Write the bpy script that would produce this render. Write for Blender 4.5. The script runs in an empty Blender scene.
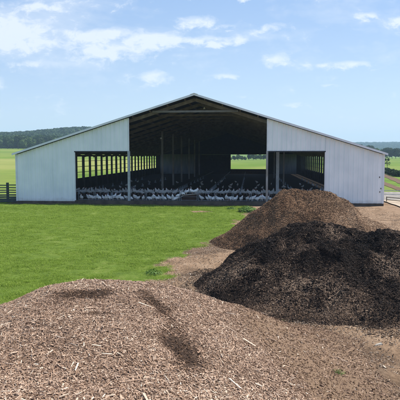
import bpy, math, random
import numpy as np
from mathutils import Vector, Matrix
random.seed(7); RNG = np.random.default_rng(11)
S = bpy.context.scene
COL = S.collection
R = math.radians

# ------------------------------------------------------------------ noise
def _h(ix, iy, s):
    n = (ix.astype(np.int64)*374761393 + iy.astype(np.int64)*668265263 + s*974634777) & 0xffffffff
    n = ((n ^ (n >> 13))*1274126177) & 0xffffffff
    n = n ^ (n >> 16)
    return (n & 0xffff)/65535.0
def vnoise(x, y, s=0):
    x = np.asarray(x, float); y = np.asarray(y, float)
    ix = np.floor(x); iy = np.floor(y); fx = x-ix; fy = y-iy
    ux = fx*fx*fx*(fx*(fx*6-15)+10); uy = fy*fy*fy*(fy*(fy*6-15)+10)
    a = _h(ix, iy, s); b = _h(ix+1, iy, s); c = _h(ix, iy+1, s); d = _h(ix+1, iy+1, s)
    return (a*(1-ux)+b*ux)*(1-uy) + (c*(1-ux)+d*ux)*uy
def fbm(x, y, f=1.0, o=4, s=0, g=.5):
    t = 0; a = 1; n = 0
    for k in range(o):
        t = t + a*(vnoise(x*f+17.3*k, y*f-9.1*k, s+k)*2-1); n += a; a *= g; f *= 2.03
    return t/n
def sstep(a, b, x):
    t = np.clip((np.asarray(x, float)-a)/(b-a), 0, 1); return t*t*(3-2*t)

# ------------------------------------------------------------------ materials
def nmat(name, rough=.8, spec=.3, metal=0.0):
    m = bpy.data.materials.new(name); m.use_nodes = True
    nt = m.node_tree; b = nt.nodes['Principled BSDF']
    b.inputs['Roughness'].default_value = rough
    b.inputs['Specular IOR Level'].default_value = spec
    b.inputs['Metallic'].default_value = metal
    return m, nt, b
def ramp(nt, fac, stops):
    r = nt.nodes.new('ShaderNodeValToRGB'); e = r.color_ramp.elements
    while len(e) < len(stops): e.new(.5)
    for i, (p, c) in enumerate(stops):
        e[i].position = p; e[i].color = (*c, 1) if len(c) == 3 else c
    nt.links.new(fac, r.inputs[0]); return r.outputs[0]
def coord(nt, kind='Object', scale=(1, 1, 1)):
    t = nt.nodes.new('ShaderNodeTexCoord'); mp = nt.nodes.new('ShaderNodeMapping')
    mp.inputs['Scale'].default_value = scale
    nt.links.new(t.outputs[kind], mp.inputs[0]); return mp.outputs[0]
def noise(nt, vec, scale, detail=5, rough=.55, dist=0.0):
    n = nt.nodes.new('ShaderNodeTexNoise'); n.inputs['Scale'].default_value = scale
    n.inputs['Detail'].default_value = detail; n.inputs['Roughness'].default_value = rough
    n.inputs['Distortion'].default_value = dist
    nt.links.new(vec, n.inputs['Vector']); return n.outputs['Fac']
def mixc(nt, f, a, b, mode='MIX'):
    m = nt.nodes.new('ShaderNodeMix'); m.data_type = 'RGBA'; m.blend_type = mode
    for s, v in ((0, f), (6, a), (7, b)):
        if hasattr(v, 'is_linked') or hasattr(v, 'links'): nt.links.new(v, m.inputs[s])
        else: m.inputs[s].default_value = v if s == 0 else ((*v, 1) if len(v) == 3 else v)
    return m.outputs[2]
def math_(nt, op, a, b=0.0, clamp=False):
    m = nt.nodes.new('ShaderNodeMath'); m.operation = op; m.use_clamp = clamp
    for i, v in ((0, a), (1, b)):
        if hasattr(v, 'links'): nt.links.new(v, m.inputs[i])
        else: m.inputs[i].default_value = v
    return m.outputs[0]
def attr(nt, name):
    a = nt.nodes.new('ShaderNodeAttribute'); a.attribute_name = name; return a
def bump(nt, b, h, strength=.5, dist=.05):
    n = nt.nodes.new('ShaderNodeBump'); n.inputs['Strength'].default_value = strength
    n.inputs['Distance'].default_value = dist
    nt.links.new(h, n.inputs['Height']); nt.links.new(n.outputs[0], b.inputs['Normal'])
def simple(name, c1, c2, scale=3, rough=.8, spec=.3, metal=0, bmp=.2, dist=.01, stretch=(1, 1, 1)):
    m, nt, b = nmat(name, rough, spec, metal)
    v = coord(nt, 'Object', stretch); n = noise(nt, v, scale)
    nt.links.new(ramp(nt, n, [(.3, c1), (.7, c2)]), b.inputs['Base Color'])
    if bmp: bump(nt, b, noise(nt, v, scale*4), bmp, dist)
    return m

M = {}
def make_clad():
    m, nt, b = nmat('white_metal_cladding', .45, .4)
    v = coord(nt, 'Object', (1, 1, 1))
    streak = noise(nt, coord(nt, 'Object', (3, 5, .2)), 1.0, 4, .5)
    base = ramp(nt, streak, [(.25, (.76, .81, .84)), (.62, (.84, .88, .90))])
    patch = ramp(nt, noise(nt, v, .5, 4), [(.35, (.90, .92, .93)), (.6, (1, 1, 1))])
    c = mixc(nt, 1.0, base, patch, 'MULTIPLY')
    # splashed dirt low on the wall
    sp = nt.nodes.new('ShaderNodeSeparateXYZ'); nt.links.new(v, sp.inputs[0])
    lowf = ramp(nt, math_(nt, 'ADD', sp.outputs[2], math_(nt, 'MULTIPLY', noise(nt, v, 3), .8)), [(.35, (1, 1, 1)), (.95, (0, 0, 0))])
    c = mixc(nt, math_(nt, 'MULTIPLY', lowf, .55), c, (.30, .25, .19))
    nt.links.new(c, b.inputs['Base Color'])
    bump(nt, b, noise(nt, coord(nt, 'Object', (1.5, 1, .8)), 1.5, 3), .25, .02)
    return m
M['clad'] = make_clad()
M['trim'] = simple('pale_metal_trim', (.62, .66, .70), (.78, .80, .83), 1.0, .4, .4, 0, 0)
M['roof'] = simple('grey_white_roof_metal', (.50, .53, .56), (.66, .68, .70), .6, .4, .4, 0, 0)
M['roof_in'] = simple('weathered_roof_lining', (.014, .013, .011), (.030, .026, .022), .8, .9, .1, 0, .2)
M['timber'] = simple('weathered_truss_timber', (.10, .082, .056), (.18, .15, .105), 2.0, .9, .15, 0, .2)
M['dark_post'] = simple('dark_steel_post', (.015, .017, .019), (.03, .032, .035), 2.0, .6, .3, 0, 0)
M['galv'] = simple('galvanised_steel', (.28, .31, .34), (.42, .45, .48), 3.0, .55, .4, .2, 0)
M['galv_dirty'] = simple('stained_galvanised_steel', (.20, .18, .16), (.36, .37, .38), 1.2, .6, .3, .1, 0, 0, (1, 1, .6))
M['concrete'] = simple('muddy_concrete', (.055, .045, .036), (.13, .105, .085), 1.5, .9, .2, 0, .3, .02)
M['concrete_pale'] = simple('sandy_concrete', (.36, .28, .20), (.50, .41, .31), 1.2, .9, .2, 0, .3, .02)
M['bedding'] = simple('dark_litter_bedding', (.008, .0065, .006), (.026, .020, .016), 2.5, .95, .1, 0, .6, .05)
M['fence_wood'] = simple('dark_teal_grey_boards', (.035, .05, .052), (.085, .105, .105), 3.0, .85, .2, 0, .2, .01, (1, 1, 4))
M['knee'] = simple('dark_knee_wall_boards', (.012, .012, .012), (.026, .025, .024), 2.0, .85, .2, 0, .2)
M['pale_panel'] = simple('pale_weathered_sheet', (.14, .17, .19), (.24, .27, .30), 1.0, .6, .3, 0, 0, .01, (4, 4, .4))
M['feeder'] = simple('grey_blue_feeder_plastic', (.20, .25, .32), (.30, .35, .42), 3, .5, .4, 0, 0)
M['ramp_wood'] = simple('red_brown_boards', (.028, .014, .010), (.06, .030, .020), 4, .85, .2, 0, .2)
M['ramp_pale'] = simple('pale_worn_plank', (.30, .27, .22), (.46, .42, .36), 4, .85, .2, 0, .2)
M['tie'] = simple('dull_grey_steel', (.13, .125, .115), (.20, .195, .18), 2, .7, .2, 0, 0)
M['plume'] = simple('white_feathers', (.72, .72, .70), (.88, .88, .87), 14, .9, .15, 0, .3, .01)
M['head'] = simple('red_blue_bare_skin', (.42, .13, .12), (.50, .22, .22), 30, .6, .3, 0, 0)
M['shank'] = simple('pinkish_shank_skin', (.50, .30, .24), (.58, .38, .30), 30, .6, .3, 0, 0)
M['lamp'] = simple('white_enamel', (.75, .76, .76), (.82, .82, .82), 3, .3, .5, 0, 0)
M['bark'] = simple('grey_brown_bark', (.06, .05, .04), (.14, .11, .085), 3, .95, .1, 0, .5, .05, (1, 1, .3))

# leaf-like material: tint attribute per face drives the colour
def tint_mat(name, stops, rough=.8, spec=.2, trans=0.0, objrand=False):
    m, nt, b = nmat(name, rough, spec)
    a = attr(nt, 'tint').outputs['Fac']
    if objrand:
        oi = nt.nodes.new('ShaderNodeObjectInfo')
        a = math_(nt, 'ADD', math_(nt, 'MULTIPLY', a, .55), math_(nt, 'MULTIPLY', oi.outputs['Random'], .45))
    c = ramp(nt, a, stops); nt.links.new(c, b.inputs['Base Color'])
    if trans:
        tr = nt.nodes.new('ShaderNodeBsdfTranslucent'); nt.links.new(c, tr.inputs[0])
        mx = nt.nodes.new('ShaderNodeMixShader'); mx.inputs[0].default_value = trans
        nt.links.new(b.outputs[0], mx.inputs[1]); nt.links.new(tr.outputs[0], mx.inputs[2])
        nt.links.new(mx.outputs[0], nt.nodes['Material Output'].inputs['Surface'])
    return m
M['leaf'] = tint_mat('tree_leaves', [(0, (.030, .058, .016)), (.5, (.062, .110, .026)), (1, (.11, .16, .038))], .7, .25, .25)
M['leaf_far'] = tint_mat('wood_leaves', [(0, (.022, .048, .018)), (.5, (.042, .080, .026)), (1, (.075, .115, .034))], .8, .2, .15, True)
M['leaf_dark'] = tint_mat('dark_tree_leaves', [(0, (.014, .030, .014)), (.5, (.028, .052, .020)), (1, (.050, .080, .026))], .75, .2, .2)
M['blade'] = tint_mat('grass_blades', [(0, (.065, .115, .014)), (.4, (.220, .325, .034)), (.8, (.34, .45, .070)), (1, (.50, .47, .20))], .6, .3, .45, True)
M['weed'] = tint_mat('weed_leaves', [(0, (.05, .11, .016)), (1, (.15, .27, .04))], .6, .3, .3)
M['chips'] = tint_mat('wood_chip_pieces', [(0, (.085, .052, .034)), (.22, (.205, .125, .080)), (.55, (.37, .245, .165)), (.82, (.50, .365, .265)), (1, (.70, .57, .43))], .85, .2)
M['fibre'] = tint_mat('compost_shreds', [(0, (.007, .0055, .005)), (.42, (.032, .021, .015)), (.68, (.110, .070, .046)), (1, (.27, .19, .13))], .85, .2)
M['brown_bits'] = tint_mat('mulch_shreds', [(0, (.040, .022, .013)), (.5, (.160, .095, .055)), (.85, (.29, .185, .115)), (1, (.42, .30, .20))], .9, .15)
M['soil_bits'] = tint_mat('soil_crumbs', [(0, (.08, .052, .034)), (.45, (.24, .165, .108)), (.85, (.32, .235, .165)), (1, (.55, .45, .34))], .9, .15)

# ------------------------------------------------------------------ mesh helpers
class MB:
    def __init__(s): s.v = []; s.f = []; s.m = []
    def add(s, vs, fs, mi=0):
        o = len(s.v); s.v += [tuple(p) for p in vs]; s.f += [tuple(i+o for i in f) for f in fs]; s.m += [mi]*len(fs)
    def box(s, x0, x1, y0, y1, z0, z1, mi=0):
        s.add([(x0,y0,z0),(x1,y0,z0),(x1,y1,z0),(x0,y1,z0),(x0,y0,z1),(x1,y0,z1),(x1,y1,z1),(x0,y1,z1)],
              [(0,3,2,1),(4,5,6,7),(0,1,5,4),(1,2,6,5),(2,3,7,6),(3,0,4,7)], mi)
    def bar(s, a, b, w, h, mi=0, up=(0,0,1)):
        a = Vector(a); b = Vector(b); d = (b-a).normalized(); u = Vector(up)
        sx = d.cross(u)
        if sx.length < 1e-4: sx = Vector((1,0,0))
        sx.normalize(); uu = sx.cross(d).normalized()
        vs = []
        for p in (a, b):
            for i, j in ((-1,-1),(1,-1),(1,1),(-1,1)): vs.append(p+sx*(w/2*i)+uu*(h/2*j))
        s.add(vs, [(0,1,2,3),(7,6,5,4),(0,4,5,1),(1,5,6,2),(2,6,7,3),(3,7,4,0)], mi)
    def tube(s, pts, rads, n=8, mi=0):
        rings = []
        pts = [Vector(p) for p in pts]
        vs = []
        for k, p in enumerate(pts):
            d = (pts[min(k+1, len(pts)-1)]-pts[max(k-1, 0)]).normalized()
            a = d.orthogonal().normalized() if abs(d.z) > .99 else d.cross(Vector((0,0,1))).normalized()
            b = d.cross(a)
            r = rads[k] if hasattr(rads, '__len__') else rads
            for i in range(n):
                t = 2*math.pi*i/n; vs.append(p+a*(r*math.cos(t))+b*(r*math.sin(t)))
        fs = []
        for k in range(len(pts)-1):
            for i in range(n):
                j = (i+1) % n; fs.append((k*n+i, k*n+j, (k+1)*n+j, (k+1)*n+i))
        fs.append(tuple(range(n-1, -1, -1))); fs.append(tuple((len(pts)-1)*n+i for i in range(n)))
        s.add(vs, fs, mi)
    def build(s, name, mats, parent=None, loc=None):
        me = bpy.data.meshes.new(name); me.from_pydata(s.v, [], s.f)
        for m in (mats if isinstance(mats, (list, tuple)) else [mats]): me.materials.append(m)
        me.polygons.foreach_set('material_index', s.m); me.update()
        o = bpy.data.objects.new(name, me); COL.objects.link(o)
        if parent: o.parent = parent
        if loc: o.location = loc
        return o
def npmesh(name, V, F, mat, parent=None, tint=None, smooth=False, link=True, fm=None):
    """V (n,3); F (m,k) constant k; tint per face"""
    me = bpy.data.meshes.new(name); n = len(V); m, k = F.shape
    me.vertices.add(n); me.vertices.foreach_set('co', np.ascontiguousarray(V, np.float32).ravel())
    me.loops.add(m*k); me.loops.foreach_set('vertex_index', np.ascontiguousarray(F, np.int32).ravel())
    me.polygons.add(m); me.polygons.foreach_set('loop_start', np.arange(0, m*k, k, dtype=np.int32))
    for mm in (mat if isinstance(mat, (list, tuple)) else [mat]): me.materials.append(mm)
    if fm is not None: me.polygons.foreach_set('material_index', np.asarray(fm, np.int32))
    me.update(calc_edges=True)
    me.polygons.foreach_set('use_smooth', np.full(m, smooth))
    if tint is not None:
        a = me.attributes.new('tint', 'FLOAT', 'FACE'); a.data.foreach_set('value', np.asarray(tint, np.float32))
    o = bpy.data.objects.new(name, me)
    if link: COL.objects.link(o)
    if parent: o.parent = parent
    return o
def tag(o, label=None, cat=None, group=None, kind=None):
    if label: o['label'] = label
    if cat: o['category'] = cat
    if group: o['group'] = group
    if kind: o['kind'] = kind
    return o
def empty(name, loc, rz=0):
    o = bpy.data.objects.new(name, None); COL.objects.link(o); o.location = loc; o.rotation_euler = (0, 0, rz); return o

# ------------------------------------------------------------------ ground shape
BX, BY, BA = -0.5, 50.0, R(5.2)                      # barn front centre and its turn
CA, SA = math.cos(BA), math.sin(BA)
def b2w(t, d): return (BX+t*CA+d*SA, BY-t*SA+d*CA)
def w2b(x, y):
    x = np.asarray(x)-BX; y = np.asarray(y)-BY
    return x*CA-y*SA, x*SA+y*CA
def gh(x, y):
    x = np.asarray(x, float); y = np.asarray(y, float)
    r = np.hypot(x, y); a = x/np.maximum(y, 1.0)
    L = 1-sstep(-.10, .02, a); L = np.where(y < 20, 0, L)*sstep(-10, -26, x+.03*y*0)
    rise = 9.7*np.clip((r-60)/420, 0, 1.15)**1.2
    z = L*rise
    Rr = sstep(.02, .2, a)*sstep(90, 500, r)*1.3; z = z+Rr*(y > 20)
    back = (1-L)*(1-sstep(.02, .3, a))
    # left wooded hill
    hl = (17+11*sstep(-.36, -.20, a))*sstep(560, 960, r)*(1-sstep(-.16, .02, a)*.72)
    hl = hl*np.where(y > 100, 1, 0)*sstep(-2.6, -.9, a)
    z = z+hl*(1-sstep(.08, .26, a))+ hl*0
    # right far hills
    hr = (38+7*fbm(a*6, a*0+3, 1, 3, 5))*sstep(1400, 2600, r)*sstep(.0, .2, a)*np.where(y > 100, 1, 0)
    z = z+hr
    z = z+.9*fbm(x, y, .004, 3, 3)*sstep(120, 500, r)
    near = 1-sstep(60, 120, r)
    z = z+near*.05*fbm(x, y, .25, 3, 9)
    bt, bd = w2b(x, y)
    inb = (np.abs(bt) < 17.2) & (bd > -1.0) & (bd < 79)
    z = np.where(inb, np.minimum(z, .0), z)
    return z

# dirt mask: 1 = bare soil.  Boundary of the lawn (x as a function of y)
LY = np.array([8, 13, 15.5, 18, 20.5, 23, 26, 29.5, 34, 40, 46, 49.3, 49.9])
LX = np.array([-9.5, -3.0, -2.1, -1.15, -1.3, -1.3, -.1, .65, 2.2, 3.2, 4.1, 4.9, 4.9])
def dirt(x, y):
    x = np.asarray(x, float); y = np.asarray(y, float)
    edge = np.interp(y, LY, LX)
    w = .8+.02*y
    d = (x-edge)+1.1*fbm(x, y, .55, 4, 21)
    m = sstep(-w*.75, w*.6, d+.35*fbm(x, y, 2.2, 3, 22))
    # bare scuff in the lawn, a thin bald line near the barn, and grass islet in the soil
    m = np.maximum(m, 1.0*np.exp(-(((x+.1-.0)/1.5)**2+((y-43.5)/1.0)**2)*1.3)*(fbm(x, y, .9, 3, 4) > -.1))
    m = np.maximum(m, sstep(.35, .6, np.exp(-(((x+1.9)/1.0)**2+((y-18.6)/.55)**2))+.3*fbm(x, y, 1.2, 3, 33)))
    m = m*(1-.85*np.exp(-(((x+1.55)/.75)**2+((y-20.1)/.5)**2)))
    bt, bd = w2b(x, y)
    strip = sstep(-1.25, -.75, bd+.35*fbm(bt, bd, 1.1, 3, 8)+.05)*(np.abs(bt) < 17.6)
    m = np.maximum(m, strip*(bd < 79.5))
    # right-hand yard
    yard = sstep(0, 1.5, x-12.0-.0*y)*(y < 52)*(y > -20)
    m = np.maximum(m, yard)
    far = (y > 53.0+.6*fbm(x, y, .3, 3, 2)) & ((np.abs(bt) > 17.0) | (bd > 80))
    m = np.where(far, 0, m)
    m = np.where((y < 8) & (x > -9.5), 1, m)
    return m
def axis(lo, hi, step, far, g=1.14):
    c = list(np.arange(lo, hi+1e-6, step)); s = step; p = hi
    up = []
    while p < far: s *= g; p += s; up.append(p)
    s = step; p = lo; dn = []
    while p > -far: s *= g; p -= s; dn.append(p)
    return np.array(dn[::-1]+c+up)
gx = axis(-22, 20, .16, 4600, 1.12); gy = axis(5, 56, .17, 4600, 1.07)
gy = gy[gy > -700]
GX, GY = np.meshgrid(gx, gy); nx, ny = len(gx), len(gy)
Z = gh(GX, GY)
D = dirt(GX, GY)
nearf = (1-sstep(40, 60, np.hypot(GX, GY)))
Z = Z+nearf*(1-D)*(.045*fbm(GX, GY, 1.1, 3, 47))
Z = Z+nearf*D*(.035*fbm(GX, GY, 1.3, 4, 40)+.03*np.abs(fbm(GX, GY, .5, 3, 44)))
# wheel ruts and scraper grooves in the near soil (right foreground)
rut = np.exp(-((GX-3.3+.35*(GY-11)+.25*fbm(GX, GY, .6, 2, 3))/.22)**2)*sstep(14.2, 12.5, GY)*sstep(7, 8.5, GY)
rut2 = np.exp(-((GX-4.6+.55*(GY-11)+.2*fbm(GX, GY, .6, 2, 6))/.15)**2)*sstep(14.0, 12.5, GY)
Z = Z-.09*rut-.05*rut2+.05*np.exp(-((GX-3.75+.35*(GY-11))/.25)**2)*sstep(14.2, 12.5, GY)
V = np.stack([GX.ravel(), GY.ravel(), Z.ravel()], 1)
idx = np.arange(nx*ny).reshape(ny, nx)
F = np.stack([idx[:-1, :-1].ravel(), idx[:-1, 1:].ravel(), idx[1:, 1:].ravel(), idx[1:, :-1].ravel()], 1)

def make_ground():
    m, nt, b = nmat('ground_grass_and_soil', .95, .12)
    v = coord(nt, 'Object')
    n1 = noise(nt, v, .9, 6, .68); n2 = noise(nt, v, 6, 6, .65); n3 = noise(nt, v, .03, 4, .6)
    grass = ramp(nt, n1, [(.3, (.075, .125, .016)), (.5, (.135, .200, .026)), (.72, (.21, .25, .055))])
    grass = mixc(nt, math_(nt, 'MULTIPLY', n2, .5), grass, (.045, .07, .014))
    farg = ramp(nt, n3, [(.35, (.095, .165, .020)), (.5, (.13, .205, .026)), (.68, (.17, .22, .036))])
    grass = mixc(nt, attr(nt, 'far').outputs['Fac'], grass, farg)
    farg = mixc(nt, 1.0, farg, ramp(nt, noise(nt, coord(nt, 'Object', (.35, 1, 1)), .22, 8, .7), [(.3, (.62, .66, .6)), (.65, (1.12, 1.1, 1.1))]), 'MULTIPLY')
    grass = mixc(nt, attr(nt, 'far').outputs['Fac'], grass, farg)
    hay = ramp(nt, n3, [(.35, (.25, .26, .07)), (.65, (.32, .30, .10))])
    grass = mixc(nt, attr(nt, 'hay').outputs['Fac'], grass, hay)
    soil = ramp(nt, noise(nt, v, 1.1, 7, .65), [(.28, (.15, .095, .055)), (.5, (.30, .200, .125)), (.72, (.40, .285, .190))])
    fine = ramp(nt, noise(nt, v, 14, 6, .7), [(.3, (.55, .5, .46)), (.6, (1.05, 1.05, 1.05))])
    soil = mixc(nt, 1.0, soil, fine, 'MULTIPLY')
    wet_shade = attr(nt, 'moist_shade').outputs['Fac']
    soil = mixc(nt, wet_shade, soil, (.07, .045, .03))  # soil darkened by damp patches and by shade painted along the barn
    d = attr(nt, 'dirt').outputs['Fac']
    de = math_(nt, 'ADD', d, math_(nt, 'MULTIPLY', math_(nt, 'SUBTRACT', noise(nt, v, 3.5, 6, .7), .5), .9))
    f = ramp(nt, de, [(.42, (0, 0, 0)), (.62, (1, 1, 1))])
    nt.links.new(mixc(nt, f, grass, soil), b.inputs['Base Color'])
    h = math_(nt, 'ADD', noise(nt, v, 9, 8, .7), math_(nt, 'MULTIPLY', noise(nt, v, 2.2, 4, .6), 1.5))
    bump(nt, b, h, .9, .06)
    return m
gob = npmesh('ground', V, F, make_ground(), smooth=True)
tag(gob, kind='structure')
def setattr_(o, name, arr):
    a = o.data.attributes.new(name, 'FLOAT', 'POINT'); a.data.foreach_set('value', np.asarray(arr, np.float32).ravel())
setattr_(gob, 'dirt', D)
RR = np.hypot(GX, GY); AA = GX/np.maximum(GY, 1)
setattr_(gob, 'far', sstep(50, 75, RR))
w = 30*fbm(GX, GY, .01, 2, 4)
hay = sstep(128, 142, RR+w*.3)*(1-sstep(205, 235, RR+w*.5))*(AA < -.02)
hay = np.maximum(hay*.7, .25*sstep(52, 58, GY)*sstep(-.1, .1, fbm(GX, GY, .02, 3, 14))*(RR < 600))
setattr_(gob, 'hay', hay)
moist_shade = .55*sstep(.15, .5, fbm(GX, GY, .35, 4, 50))*(RR < 60)
moist_shade = np.maximum(moist_shade, .8*np.clip(rut+rut2, 0, 1))  # ruts and grooves coloured darker than the soil around them
bt, bd = w2b(GX, GY)
moist_shade = np.maximum(moist_shade, .85*(bd > -1.6)*(bd < 2)*(np.abs(bt) < 18)*(bt < 12.5))  # soil strip along the barn front, the barn's shadow painted into its colour
setattr_(gob, 'moist_shade', moist_shade)

# field strips and yard on the far right, each a thin sheet draped on the ground
def drape(name, mat, pts, dz, res=1.5, label=None):
    # pts: quad corner list (x,y) counter-clockwise
    P = [np.array(p, float) for p in pts]
    nu = max(2, int(np.linalg.norm(P[1]-P[0])/res)); nv = max(2, int(np.linalg.norm(P[3]-P[0])/res))
    u, v = np.meshgrid(np.linspace(0, 1, nu+1), np.linspace(0, 1, nv+1))
    X = (P[0][0]*(1-u)+P[1][0]*u)*(1-v)+(P[3][0]*(1-u)+P[2][0]*u)*v
    Y = (P[0][1]*(1-u)+P[1][1]*u)*(1-v)+(P[3][1]*(1-u)+P[2][1]*u)*v
    X = X+.22*fbm(X, Y, .15, 3, 61)
    Zz = gh(X, Y)+dz
    n = nu+1; ii = np.arange(X.size).reshape(nv+1, nu+1)
    FF = np.stack([ii[:-1, :-1].ravel(), ii[:-1, 1:].ravel(), ii[1:, 1:].ravel(), ii[1:, :-1].ravel()], 1)
    o = npmesh(name, np.stack([X.ravel(), Y.ravel(), Zz.ravel()], 1), FF, mat, smooth=True)
    tag(o, kind='structure'); return o
M['plough'] = simple('ploughed_soil', (.09, .058, .034), (.19, .125, .078), .6, .95, .1, 0, .5, .1)
M['gravel'] = simple('grey_gravel', (.17, .155, .135), (.36, .33, .29), 2.2, .95, .15, 0, .8, .06)
drape('ploughed_field', M['plough'], [(28.6, 75.5), (30.3, 75.5), (49.8, 155), (48.0, 155)], .04, 1.0)
drape('ploughed_field', M['plough'], [(24.8, 68.5), (26.2, 68.5), (36.8, 122), (35.4, 122)], .04, 1.0)
drape('gravel_yard', M['gravel'], [(17.2, 54.5), (60, 47), (60, 62), (18.5, 67)], .05, .6)
mb = MB()
o = drape('concrete_pad', M['concrete_pale'], [(17.1, 46.9), (21.5, 46.6), (21.5, 54), (17.9, 54.2)], .085, .6)

# ------------------------------------------------------------------ scattered small pieces
def frames(nrm, ang):
    n = nrm/np.linalg.norm(nrm, axis=1, keepdims=True)
    ref = np.stack([np.cos(ang), np.sin(ang), np.zeros_like(ang)], 1)
    a = ref-n*np.sum(ref*n, 1, keepdims=True); a /= np.linalg.norm(a, axis=1, keepdims=True)
    return a, np.cross(n, a), n
def slabs(P, N, L, W, T, ang=None, tilt=.35, curl=0.0):
    """irregular little slabs: 8 vertices, 6 faces each"""
    n = len(P)
    if ang is None: ang = RNG.uniform(0, 2*np.pi, n)
    N = N+RNG.normal(0, tilt, (n, 3)); a, b, c = frames(N, ang)
    tp = RNG.uniform(.45, 1.0, (n, 2)); sk = RNG.uniform(-.5, .5, (n, 2))
    Vs = []
    for k, (sx, sy, sz) in enumerate([(-1,-1,0),(1,-1,0),(1,1,0),(-1,1,0),(-1,-1,1),(1,-1,1),(1,1,1),(-1,1,1)]):
        wid = W*(tp[:, 0] if sx < 0 else tp[:, 1])*.5
        ln = L*.5*sx+W*sk[:, 0 if sx < 0 else 1]*sy
        Vs.append(P+a*ln[:, None]+b*(wid*sy)[:, None]+c*(T*sz+curl*L*abs(sx)*(1 if sx > 0 else 0))[:, None])
    Vv = np.stack(Vs, 1).reshape(-1, 3)
    base = (np.arange(n)*8)[:, None, None]
    q = np.array([(0,3,2,1),(4,5,6,7),(0,1,5,4),(1,2,6,5),(2,3,7,6),(3,0,4,7)])[None]
    return Vv, (base+q).reshape(-1, 4)
def grad(fn, x, y, e=.06):
    zx = (fn(x+e, y)-fn(x-e, y))/(2*e); zy = (fn(x, y+e)-fn(x, y-e))/(2*e)
    return np.stack([-zx, -zy, np.ones_like(zx)], 1)
def cone(r, c=.3): return np.clip((np.sqrt(1+c*c)-np.sqrt(r*r+c*c))/(np.sqrt(1+c*c)-c), -.3, 1)
def capdist(x, y, A, B):
    ax, ay = A; bx, by = B; L2 = (bx-ax)**2+(by-ay)**2
    t = np.clip(((x-ax)*(bx-ax)+(y-ay)*(by-ay))/L2, 0, 1)
    return np.hypot(x-ax-t*(bx-ax), y-ay-t*(by-ay)), t

CX = [-12, -8, -5.5, -4.4, -3.7, -3, -2.2, -.9, .2, 1.2, 1.9, 2.6, 3.4, 4.6]
CZ = [.3, .65, .95, 1.18, 1.46, 1.68, 1.75, 1.66, 1.38, .98, .68, .33, .07, -.12]
GYL = [7.4, 8.2, 9.4, 10.3, 10.7, 12]; GXL = [-.13, -.22, -.48, -.76, -.98, -1.5]
def h_chip(x, y):
    wx = x+.5*fbm(x, y, .35, 3, 70); wy = y+.45*fbm(x, y, .4, 3, 71)
    wx = x+.12*fbm(x, y, .35, 3, 70)
    crest = sum(np.interp(wx-.05*(y-12)+q, CX, CZ) for q in (-.3, -.15, 0, .15, .3))/5
    edge = 14.4-.16*np.clip(-x-3, 0, 9)
    sy = np.clip((edge-wy)/2.6, -.2, 1); sy = np.where(sy > 0, 1-(1-np.clip(sy, 0, 1))**2.0, sy)
    z = (crest+.10)*sy-.10
    z = z+.06*fbm(x, y, .7, 4, 72)*np.clip(crest*2, 0, 1)+.03*fbm(x, y, 3.0, 3, 73)
    # gully running down the flank and scooped hollow at the crest
    xg = np.interp(y, GYL, GXL)+.06*fbm(x, y, 1.5, 2, 74)
    z = z-.02*np.exp(-((x-xg)/.24)**2)*sstep(7.0, 8.0, y)*sstep(11.6, 10.6, y)+.02*np.exp(-((x-xg-.42)/.2)**2)*sstep(7.0, 8.0, y)*sstep(11.6, 10.6, y)
    z = z-.07*np.exp(-(((x+2.25)/.42)**2+((y-10.95)/.42)**2))
    return z
def m_chip(x, y):                                             # 1 where fine dark material shows instead of chips
    nse = .35*fbm(x, y, 1.6, 4, 75)
    a = 1.1*np.exp(-(((x+2.25-.25*(y-10.9))/.60)**2+((y-10.75)/.50)**2)*1.0)
    xg = np.interp(y, GYL, GXL)
    b_ = 1.05*np.exp(-(((x-xg)/.34)**2+((y-8.3)/.85)**2))
    c_ = .78*np.exp(-(((x-xg)/.20)**2+((y-10.4)/.85)**2))
    d_ = .6*np.exp(-(((x+1.6)/.5)**2+((y-9.4)/.2)**2))
    return np.clip((np.maximum.reduce([a, b_, c_, d_])+nse-.30)*1.9, 0, 1)
def s_chip(x, y):                                             # 1 where the chips thin out to tan soil
    return sstep(1.0, 2.15, x+.25*(y-8)+.5*fbm(x, y, .8, 3, 76))
def h_dark(x, y):
    wx = x+.55*fbm(x, y, .55, 3, 80); wy = y+.5*fbm(x, y, .6, 3, 81)
    d, t = capdist(wx, wy, (4.2, 18.75), (6.9, 18.5))
    r = d/(4.55+.05*t)
    z = (2.12-.22*t)*cone(r, .34)-.06
    lump = fbm(x, y, 1.1, 5, 82, .55); rid = 1-np.abs(fbm(x, y, .8, 4, 83))*2.2
    z = z+np.clip(1.25-r, 0, 1)*(.22*lump+.25*rid-.14)+.035*fbm(x, y, 5.0, 3, 84)
    return z
def h_brown(x, y):
    wx = x+.5*fbm(x, y, .4, 3, 90); wy = y+.5*fbm(x, y, .5, 3, 91)
    d, t = capdist(wx, wy, (5.1, 27.8), (5.95, 27.6))
    r = d/(4.45)
    z = 2.63*cone(r, .28)-.06
    z = z+np.clip(1.2-r, 0, 1)*(.26*fbm(x, y, .9, 5, 92)-.14+.26*(1-np.abs(fbm(x, y, .6, 3, 93))*2.2))+.025*fbm(x, y, 4.0, 3, 94)
    # low apron of spilled mulch on the lawn side
    ap = .45*cone(capdist(wx, wy, (3.0, 29.5), (4.2, 32.5))[0]/2.0, .5)
    return np.maximum(z, ap-.05)

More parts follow.
